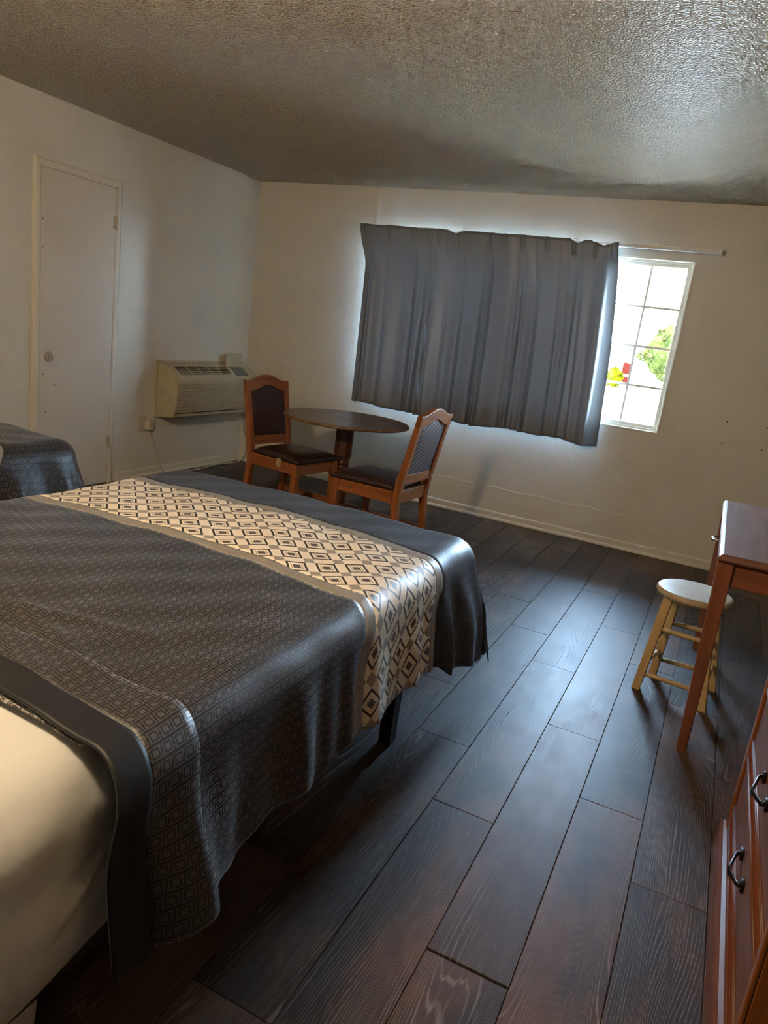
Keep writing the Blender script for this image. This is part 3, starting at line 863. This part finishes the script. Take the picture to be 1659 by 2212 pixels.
# ================================================================== DESK
dk = thing('desk', 'red-brown wooden desk with drawer against the right wall', 'desk', (4.39, -2.22, 0))
def dl(b):
    bmesh.ops.translate(b, vec=(-4.39, 2.22, 0), verts=b.verts[:]); return b
DX0, DX1, DY0, DY1, DZ = 4.083, 4.715, -2.832, -1.605, 0.770
b = bmesh.new(); loops = []
for ins, z in ((0.018, DZ - 0.026), (0.006, DZ - 0.026), (0.0, DZ - 0.021), (0.0, DZ - 0.016), (0.004, DZ - 0.007), (0.010, DZ - 0.002), (0.016, DZ)):
    loops.append([(DX0 + ins, DY0 + ins, z), (DX1 - ins, DY0 + ins, z), (DX1 - ins, DY1 - ins, z), (DX0 + ins, DY1 - ins, z)])
loft(b, loops); obj('desktop', dl(b), M_DKTOP, dk)
for x, y, s in ((4.086, -2.813, 1), (4.086, -1.665, 1), (4.70, -2.813, -1), (4.70, -1.665, -1)):
    # inner corner straight, outer faces taper in
    b = bmesh.new(); zb, zt = 0.0, DZ - 0.027
    ytop = (y, y + 0.054) if y < -2 else (y - 0.03, y + 0.024)
    xt0, xt1 = (x, x + 0.055) if s > 0 else (x - 0.055, x)
    xb0, xb1 = (x + 0.021, x + 0.055) if s > 0 else (x - 0.055, x - 0.021)
    yb0, yb1 = (ytop[0] + 0.004, ytop[0] + 0.038)
    loft(b, [[(xb0, yb0, zb), (xb1, yb0, zb), (xb1, yb1, zb), (xb0, yb1, zb)], [(xt0, ytop[0], zt), (xt1, ytop[0], zt), (xt1, ytop[1], zt), (xt0, ytop[1], zt)]])
    bmesh.ops.bevel(b, geom=[e for e in b.edges if abs(e.verts[0].co.z - e.verts[1].co.z) > 0.1], offset=0.003, segments=1, affect='EDGES')
    obj('leg', dl(b), M_DKZ, dk)
obj('side_apron', dl(bx(4.1415, 4.6445, -2.80, -2.782, 0.655, DZ - 0.0265, 0.002, 1)), M_DKX, dk)
obj('side_apron', dl(bx(4.1415, 4.6445, -1.672, -1.655, 0.655, DZ - 0.0265, 0.002, 1)), M_DKX, dk)
obj('back_apron', dl(bx(4.66, 4.68, -2.755, -1.70, 0.655, DZ - 0.0265, 0.002, 1)), M_DKY, dk)
obj('front_apron', dl(bx(4.110, 4.128, -2.757, -1.697, 0.645, DZ - 0.0265, 0.002, 1)), M_DKY, dk)
dr = obj('drawer', dl(bx(4.094, 4.1095, -2.56, -1.84, 0.658, DZ - 0.034, 0.003, 1)), M_DKY, dk)
def bail(b, X_, yc, zc, w, sgn=-1, out=0.03, rod=0.005):
    for s in (-1, 1):
        box(b, X_ - 0.004, X_, yc + s * w / 2 - 0.011, yc + s * w / 2 + 0.011, zc - 0.011, zc + 0.011, 0.002, 1)
    pts = catmull([(X_ - 0.003, yc - w / 2, zc), (X_ - out * 0.62, yc - w / 2 + 0.002, zc - 0.003), (X_ - out, yc - w * 0.22, zc - 0.006), (X_ - out * 1.05, yc, zc - 0.006), (X_ - out, yc + w * 0.22, zc - 0.006), (X_ - out * 0.62, yc + w / 2 - 0.002, zc - 0.003), (X_ - 0.003, yc + w / 2, zc)], 4)
    tube(b, pts, lambda t: (rod * 0.9, rod * (0.9 + 1.0 * math.exp(-((t - 0.5) / 0.16) ** 2))), 8)
b = bmesh.new(); bail(b, 4.094, -2.20, 0.695, 0.09); obj('handle', dl(b), M_CHROME, dr, True)['label'] = 'shiny metal bail handle'

# ================================================================== CHEST OF DRAWERS
ch = thing('chest_of_drawers', 'red-brown chest of drawers with dark pulls at right edge', 'chest', (4.5, -3.79, 0))
def cl(b):
    bmesh.ops.translate(b, vec=(-4.5, 3.79, 0), verts=b.verts[:]); return b
CX, CY0, CY1, CH = 4.27, -4.235, -3.343, 0.97
obj('side_panel', cl(bx(CX + 0.004, XR - 0.02, CY0, CY0 + 0.018, 0.10, CH, 0.002, 1)), M_CSTZ, ch)
obj('side_panel', cl(bx(CX + 0.004, XR - 0.02, CY1 - 0.018, CY1, 0.10, CH, 0.002, 1)), M_CSTZ, ch)
obj('back_panel', cl(bx(XR - 0.019, XR - 0.008, CY0, CY1, 0.10, CH)), M_CSTZ, ch)
obj('inner_panel', cl(bx(CX + 0.022, CX + 0.03, CY0 + 0.019, CY1 - 0.019, 0.10, CH)), M_CSTY, ch)
for a, c in ((CY0, CY0 + 0.024), (CY1 - 0.036, CY1)):
    b = bmesh.new(); box(b, CX - 0.006, CX + 0.0035, a, c, 0.10, CH, 0.003, 2); obj('stile', cl(b), M_CSTZ, ch)
# plinth with rounded top edge
b = bmesh.new()
pr = [(CX + 0.02, 0.0), (CX - 0.022, 0.0), (CX - 0.022, 0.070), (CX - 0.019, 0.084), (CX - 0.012, 0.094), (CX - 0.002, 0.098), (CX + 0.02, 0.098)]
loft(b, [[(x, y, z) for x, z in pr] for y in (CY0 - 0.012, CY1 + 0.012)]); obj('plinth', cl(b), M_CSTY, ch)
for y0, y1 in ((CY0 - 0.012, CY0 + 0.006), (CY1 - 0.006, CY1 + 0.012)):
    obj('plinth_return', cl(bx(CX + 0.0205, XR - 0.02, y0, y1, 0.0, 0.096, 0.003, 1)), M_CSTY, ch)
obj('top', cl(bx(CX - 0.025, XR - 0.012, CY0 - 0.015, CY1 + 0.015, CH, CH + 0.025, 0.006, 2)), M_CSTY, ch)
dz0, dpit = 0.110, 0.2135
for i in range(4):
    z0 = dz0 + i * dpit; z1 = z0 + dpit - 0.006
    y0, y1 = CY0 + 0.026, CY1 - 0.038
    b = bmesh.new()
    box(b, CX + 0.002, CX + 0.021, y0, y1, z0, z1, 0.002, 1)
    dwr = obj('drawer', cl(b), M_CSTY, ch)
    b = bmesh.new()   # raised mouldings: two half rounds with a carved bead between
    for zz, rr in ((z0 + 0.012, 0.006), (z0 + 0.025, 0.005), (z0 + 0.062, 0.005), (z0 + 0.071, 0.0035)):
        tube(b, [(CX + 0.001, y0 + 0.002, zz), (CX + 0.001, y1 - 0.002, zz)], rr, 10)
    obj('moulding', cl(b), M_CSTY, dwr, True)
    b = bmesh.new()
    nb = 110; vr = []
    for k in range(nb * 4 + 1):
        y = y0 + 0.004 + (y1 - y0 - 0.008) * k / (nb * 4)
        h = 0.0035 + 0.0035 * abs(math.sin(PI * k / 4))
        vr.append([b.verts.new((CX + 0.002 - h * math.sin(a) ** 0.8 * (1 + 0.25 * math.sin(PI * k / 2 + a * 4)), y, z0 + 0.0435 - 0.0135 * math.cos(a))) for a in (0.01, 0.6, 1.1, PI / 2, 2.05, 2.55, PI - 0.01)])
    for p, q in zip(vr, vr[1:]):
        for m in range(6): b.faces.new((p[m], q[m], q[m + 1], p[m + 1]))
    bmesh.ops.recalc_face_normals(b, faces=b.faces[:])
    obj('carved_bead', cl(b), M_ROPE, dwr, True)
    b = bmesh.new(); hz = z0 + 0.150
    for sy in (-1, 1):
        box(b, CX - 0.006, CX + 0.002, -3.80 + sy * 0.062 - 0.012, -3.80 + sy * 0.062 + 0.012, hz - 0.013, hz + 0.013, 0.002, 1)
    hp = [(CX, -3.862, hz), (CX - 0.010, -3.862, hz - 0.001), (CX - 0.014, -3.858, hz - 0.003), (CX - 0.024, -3.818, hz - 0.010), (CX - 0.027, -3.810, hz - 0.012), (CX - 0.0275, -3.80, hz - 0.012),
          (CX - 0.027, -3.790, hz - 0.012), (CX - 0.024, -3.782, hz - 0.010), (CX - 0.014, -3.742, hz - 0.003), (CX - 0.010, -3.738, hz - 0.001), (CX, -3.738, hz)]
    tube(b, hp, lambda t: (0.004, 0.006 + 0.008 * math.exp(-((t - 0.5) / 0.13) ** 2)), 10); obj('handle', cl(b), M_BRONZE, dwr, True)

# ================================================================== AIR CONDITIONER
ac = thing('air_conditioner', 'yellowed beige wall air conditioner on the left wall beside the corner', 'air conditioner', (0, -0.6, 0.66))
def al(b):
    bmesh.ops.translate(b, vec=(0, 0.6, -0.66), verts=b.verts[:]); return b
AY0, AY1 = -1.135, -0.075
def acp(ins=0.0):
    return [(0.012, 0.470), (0.165 - ins, 0.482 + ins * 0.3), (0.178 - ins, 0.490 + ins * 0.3), (0.192 - ins, 0.60), (0.202 - ins, 0.70), (0.206 - ins, 0.765), (0.203 - ins, 0.785 - ins * 0.5), (0.190 - ins, 0.802 - ins * 0.5), (0.15 - ins, 0.838 - ins * 0.6), (0.10 - ins, 0.868 - ins * 0.5), (0.05, 0.884 - ins * 0.3), (0.012, 0.888)]
b = bmesh.new()
loft(b, [[(x, y, z) for x, z in acp(i)] for y, i in ((AY0, 0.012), (AY0 + 0.004, 0.004), (AY0 + 0.012, 0.0), (AY1 - 0.012, 0.0), (AY1 - 0.004, 0.004), (AY1, 0.012))])
obj('body', al(b), M_AC, ac)
b = bmesh.new(); box(b, 0.0, 0.012, AY0 - 0.022, AY1 + 0.022, 0.462, 0.905, 0.003, 1); obj('wall_flange', al(b), M_AC, ac)
def front(z):   # x of the front face at height z
    P_ = acp()
    for (xa, za), (xb, zb) in zip(P_[1:], P_[2:6]):
        if za <= z <= zb: return xa + (xb - xa) * (z - za) / (zb - za)
    return 0.2
zs = [0.522 + i * 0.0243 for i in range(11)]
b = bmesh.new()
loft(b, [[(front(z) + 0.0012, y, z) for z in (zs[0] - 0.008, zs[-1] + 0.006)] + [(front(z) - 0.004, y, z) for z in (zs[-1] + 0.006, zs[0] - 0.008)] for y in (AY0 + 0.018, AY1 - 0.02)])
obj('grille_recess', al(b), M_ACIN, ac)
for z in zs[:-1]:
    b = bmesh.new()
    z1 = z + 0.0140
    loft(b, [[(front(z) + 0.001, y, z), (front(z) + 0.0095, y, z + 0.0015), (front(z1) + 0.010, y, z1 - 0.0015), (front(z1) + 0.001, y, z1)] for y in (AY0 + 0.012, AY1 - 0.014)])
    obj('louver', al(b), M_AC, ac)
# top vent on the sloping face
def slope_pt(t, y, off):   # t 0 (back) .. 1 (front) along the slope
    pts = [(0.05, 0.884), (0.10, 0.868), (0.15, 0.838), (0.190, 0.802)]
    q = t * 3; i = min(2, int(q)); f = q - i
    (xa, za), (xb, zb) = pts[i], pts[i + 1]
    nx, nz = (za - zb), (xb - xa); l = math.hypot(nx, nz)
    return (xa + (xb - xa) * f + nx / l * off, y, za + (zb - za) * f + nz / l * off)
b = bmesh.new(); ts = [0.30, 0.4, 0.55, 0.7, 0.88]
loft(b, [[slope_pt(t, y, 0.0015) for t in ts] + [slope_pt(t, y, -0.006) for t in ts[::-1]] for y in (-1.06, -0.43)])
obj('vent_recess', al(b), M_ACIN, ac)
for k in range(6):
    t = 0.32 + k * 0.108
    b = bmesh.new(); loft(b, [[slope_pt(t, y, 0.001), slope_pt(t + 0.028, y, 0.001), slope_pt(t + 0.028, y, 0.005), slope_pt(t, y, 0.005)] for y in (-1.06, -0.43)])
    obj('vent_bar', al(b), M_AC, ac)
for y in (-0.935, -0.81, -0.685, -0.56):
    b = bmesh.new(); loft(b, [[slope_pt(t, yy, 0.0012) for t in ts] + [slope_pt(t, yy, 0.0045) for t in ts[::-1]] for yy in (y - 0.004, y + 0.004)])
    obj('vent_divider', al(b), M_AC, ac)
b = bmesh.new(); loft(b, [[slope_pt(t, y, 0.002) for t in (0.33, 0.5, 0.7, 0.95)] + [slope_pt(t, y, -0.004) for t in (0.95, 0.7, 0.5, 0.33)] for y in (-0.375, -0.20)])
obj('control_panel', al(b), M_ACDISP, ac)
b = bmesh.new(); box(b, 0.066, 0.082, -0.385, -0.185, 0.872, 0.985, 0.006, 2); obj('control_door', al(b), M_AC, ac)['label'] = 'small control cover standing open'
b = bmesh.new()
cord_pts = catmull([(0.07, -0.105, 0.475), (0.078, -0.10, 0.40), (0.09, -0.075, 0.28), (0.105, -0.045, 0.16), (0.10, -0.06, 0.07), (0.085, -0.12, 0.012), (0.06, -0.26, 0.006), (0.05, -0.40, 0.006), (0.075, -0.60, 0.006), (0.085, -0.80, 0.006), (0.06, -0.95, 0.006), (0.04, -1.04, 0.02), (0.028, -1.12, 0.16), (0.028, -1.19, 0.30), (0.028, -1.22, 0.385)], 8)
tube(b, cord_pts, 0.0058, 8); cord = obj('power_cord', al(b), M_IVORY, ac, True)
b = bmesh.new(); box(b, 0.008, 0.052, -1.255, -1.198, 0.375, 0.455, 0.007, 2); obj('plug', al(b), M_IVORY, cord)
b = bmesh.new()
v4 = [b.verts.new(p) for p in ((0.03, -1.165, 0.235), (0.034, -1.12, 0.245), (0.036, -1.105, 0.215), (0.032, -1.14, 0.19))]; f = b.faces.new(v4)
bmesh.ops.solidify(b, geom=[f], thickness=0.0008); obj('tag', al(b), M_RAIL, cord)

# outlet plate, access panel, wire cover
op = thing('outlet_plate', 'ivory outlet plate low on the left wall beside the air conditioner', 'outlet', (0, -1.27, 0.42))
obj('plate', bx(0.0, 0.006, -0.04, 0.04, -0.06, 0.06, 0.002, 1), M_IVORY, op)
pn = thing('access_panel', 'square painted cover plate with four screws on the right of window', 'panel', (4.14, 0, 0.977))
obj('plate', bx(-0.147, 0.147, -0.006, 0.0, -0.104, 0.104, 0.0012, 1), M_WALL, pn)
for sx, sz in ((-1, -1), (1, -1), (1, 1), (-1, 1)):
    b = bmesh.new(); lathe(b, [(0.0055, 0.0), (0.0055, 0.0012), (0.003, 0.002)], 12)
    bmesh.ops.transform(b, matrix=Matrix.Translation((sx * 0.125, -0.006, sz * 0.075)) @ Matrix.Rotation(PI / 2, 4, 'X'), verts=b.verts[:])
    obj('screw', b, M_SCREW, pn)
wc = obj('wire_cover', bx(-0.008, 0.008, -0.012, 0.0, 0.0, H - 0.02 - 2.148, 0.002, 1), M_TRIM)
wc.location = (1.152, 0, 2.148); wc['label'] = 'thin painted wire cover running from curtain rail up to ceiling'; wc['category'] = 'wire cover'

# ================================================================== CURTAIN AND RAIL
rl = thing('curtain_rail', 'white metal curtain rail above the window', 'rail', (2.4, 0, 2.13))
b = bmesh.new()
pr = [(-0.050, -0.014), (-0.075, -0.014), (-0.078, -0.010), (-0.078, -0.002), (-0.074, 0.0), (-0.074, 0.004), (-0.078, 0.006), (-0.078, 0.012), (-0.050, 0.014)]
loft(b, [[(x, y, z) for y, z in pr] for x in (1.04 - 2.4, 3.735 - 2.4)]); obj('track', b, M_RAIL, rl)
for x in (1.036, 3.738):
    b = bmesh.new(); box(b, x - 2.4 - 0.006, x - 2.4 + 0.006, -0.084, -0.044, -0.018, 0.018, 0.002, 1); obj('end_cap', b, M_RAIL, rl)
for x in (1.30, 1.92, 2.77, 3.55):
    b = bmesh.new(); box(b, x - 2.4 - 0.012, x - 2.4 + 0.012, -0.066, 0.0, 0.0142, 0.018); box(b, x - 2.4 - 0.012, x - 2.4 + 0.012, -0.004, 0.0, 0.0142, 0.04); lathe(b, [(0.006, 0.018), (0.006, 0.024), (0.003, 0.026)], 10, x - 2.4, -0.056)
    obj('bracket', b, M_RAIL, rl)

cu = thing('curtain', 'slate grey pleated curtain drawn across most of the window', 'curtain', (2.1, -0.108, 2.13))
rg = random.Random(21)
folds = []; s = 0.0
while s < 1.0:
    w = rg.choice((0.022, 0.03, 0.045, 0.06, 0.08)) * rg.uniform(0.85, 1.15); folds.append((s, w, rg.uniform(0.25, 1.0), rg.choice((0.2, 0.3, 0.75, 0.85)), rg.uniform(-0.012, 0.012), rg.uniform(0.0, 0.6))); s += w
def fold(s, h):    # h: 0 top .. 1 bottom
    val = 0.0
    for c, w, dep, pk, drift, start in folds:
        cc = c + drift * h
        t = (s - cc) / w
        if 0 <= t <= 1:
            q = sst(t / pk) if t < pk else 1 - sst((t - pk) / (1 - pk))
            val = max(val, dep * q * (0.35 + 0.65 * sst(h, start * 0.35, start + 0.35)))
    return val
pleats = [0.03, 0.135, 0.235, 0.34, 0.425, 0.55, 0.60, 0.665, 0.755, 0.85, 0.925, 0.985]
def curtain_pt(i, j, nu, nv):
    s, h = i / nu, j / nv
    xl = 1.068 + 0.082 * sst(h, 0.0, 0.24) + 0.02 * h; xr = 3.082 + 0.112 * h + 0.02 * math.sin(PI * h)
    x = xl + (xr - xl) * s
    top = 2.142 - 0.003 * (1 - math.cos(2 * PI * s * 6)) * 0.5
    def dip(x0, w, d): return d * max(0.0, 1 - abs(x - x0) / w)
    if j <= nv * 0.06:
        pass
    sag = max(dip(1.885, 0.07, 0.022), dip(2.80, 0.055, 0.028), dip(2.985, 0.095, 0.030) * 1.0)
    z = (top - sag * (1 - sst(h, 0, 0.12))) * (1 - h) + (0.735 + 0.012 * math.sin(s * 9 + 1) + 0.006 * math.sin(s * 31)) * h
    pin = sum(math.exp(-((s - p) / 0.006) ** 2) for p in pleats)
    ptop = 0.018 * pin * (1 - sst(h, 0.04, 0.13)) - 0.010 * pin * math.exp(-((h - 0.085) / 0.02) ** 2)
    dy = 0.008 + 0.072 * fold(s, h) * sst(h, -0.05, 0.35) + ptop + 0.006 * math.sin(s * 40 + 2) * (1 - sst(h, 0, 0.3)) + 0.004 * math.sin(s * 13 + h * 5)
    # right-hand edge turns back towards the glass
    e = sst(s, 0.955, 1.0) * sst(h, 0.02, 0.14)
    dy = dy * (1 - e) + (-0.075) * e + 0.04 * math.exp(-((s - 0.945) / 0.03) ** 2) * sst(h, 0.05, 0.4)
    e2 = 1 - sst(s, 0.0, 0.03)
    dy = dy * (1 - e2) + 0.0 * e2
    zig = 0.006 * math.sin(h * 23 + s * 60) * math.exp(-((s - 0.30) / 0.02) ** 2)
    return (x - 2.1 + zig * 0.5, -dy, z - 2.13)
b = bmesh.new(); nu, nv = 420, 60; g = []
for j in range(nv + 1): g.append([b.verts.new(curtain_pt(i, j, nu, nv)) for i in range(nu + 1)])
for j in range(nv):
    for i in range(nu): b.faces.new((g[j][i], g[j + 1][i], g[j + 1][i + 1], g[j][i + 1]))
o = obj('fabric', b, M_CURT, cu, True)
md = o.modifiers.new('thickness', 'SOLIDIFY'); md.thickness = 0.0022; md.offset = 0

# ================================================================== OUTSIDE
obj('ground', bx(-60, 60, 0.17, 140, -0.35, -0.15), M_CONC, kind='structure')
def foliage(name, c, rad, n, size, seed, mat, parent, squash=1.0):
    r_ = random.Random(seed); b = bmesh.new()
    for _ in range(n):
        while True:
            p = Vector((r_.uniform(-1, 1), r_.uniform(-1, 1), r_.uniform(-1, 1)))
            if 0.25 < p.length < 1: break
        p = p.normalized() * (p.length ** 0.5)
        lump = 0.75 + 0.25 * math.sin(p.x * 5 + seed) * math.sin(p.z * 6 + 2 * seed)
        p = Vector((p.x * rad[0], p.y * rad[1], p.z * rad[2])) * lump + Vector(c)
        a = Vector((r_.gauss(0, 1), r_.gauss(0, 1), r_.gauss(0, 1))).normalized(); q = a.orthogonal().normalized(); w = a.cross(q)
        s_ = size * r_.uniform(0.6, 1.3)
        vs = [b.verts.new(p + q * s_), b.verts.new(p + w * s_ * 0.45), b.verts.new(p - q * s_), b.verts.new(p - w * s_ * 0.45)]
        b.faces.new(vs)
    rc = bmesh.ops.create_icosphere(b, subdivisions=3, radius=1.0)
    for v in rc['verts']:
        p = v.co.copy(); k = 0.80 + 0.10 * math.sin(p.x * 7 + seed) * math.sin(p.z * 8 + seed) + 0.05 * math.sin(p.y * 13 + p.x * 11)
        v.co = Vector((p.x * rad[0], p.y * rad[1], p.z * rad[2])) * k + Vector(c)
    return obj(name, b, mat, parent, kind='stuff')
def tree(name, label, loc, hgt, rad, n, size, seed, mat, trunk=0.12):
    t = thing(name, label, 'tree' if 'tree' in name else 'shrub', loc)
    b = bmesh.new(); tube(b, [(0, 0, 0), (0.05, 0, hgt * 0.4), (-0.03, 0.04, hgt * 0.75), (0, 0, hgt)], lambda k: trunk * (1 - 0.5 * k), 8); obj('trunk', b, M_BARK, t)
    foliage('foliage', (0, 0, hgt), rad, n, size, seed, mat, t)
    return t
tree('leafy_tree', 'broad green tree outside the window on the right', (2.55, 16.0, -0.15), 1.85, (1.15, 1.1, 0.95), 3200, 0.085, 3, M_LEAF)
tree('round_shrub', 'round yellow shrub outside the window below the grid crossing', (1.13, 14.6, -0.15), 1.02, (0.29, 0.29, 0.31), 1100, 0.05, 8, M_YELLOW, 0.03)
tree('low_shrub', 'small blue-green shrub at the bottom corner of the window pane', (3.60, 1.25, -0.15), 0.93, (0.16, 0.16, 0.13), 260, 0.03, 5, M_BLUELEAF, 0.012)
sg = thing('sign', 'red sign on posts outside beside the yellow shrub', 'sign', (1.30, 15.6, -0.15))
obj('board', bx(-0.13, 0.13, -0.03, 0.03, 1.12, 1.42, 0.01, 1), M_RED, sg)
obj('lower_board', bx(-0.08, 0.08, -0.03, 0.03, 0.84, 1.05, 0.01, 1), M_RED, sg)
obj('post', bx(-0.03, 0.03, -0.02, 0.02, 0.0, 1.12), M_CONC, sg)
fw = thing('boundary_wall', 'long pale wall across the street outside the window', 'wall', (2, 30, -0.15))
obj('wall_body', bx(-20, 20, 0, 0.25, 0, 1.1), M_STUCCO, fw); obj('coping', bx(-20, 20, -0.04, 0.29, 1.1, 1.18, 0.01, 1), M_STUCCO, fw)
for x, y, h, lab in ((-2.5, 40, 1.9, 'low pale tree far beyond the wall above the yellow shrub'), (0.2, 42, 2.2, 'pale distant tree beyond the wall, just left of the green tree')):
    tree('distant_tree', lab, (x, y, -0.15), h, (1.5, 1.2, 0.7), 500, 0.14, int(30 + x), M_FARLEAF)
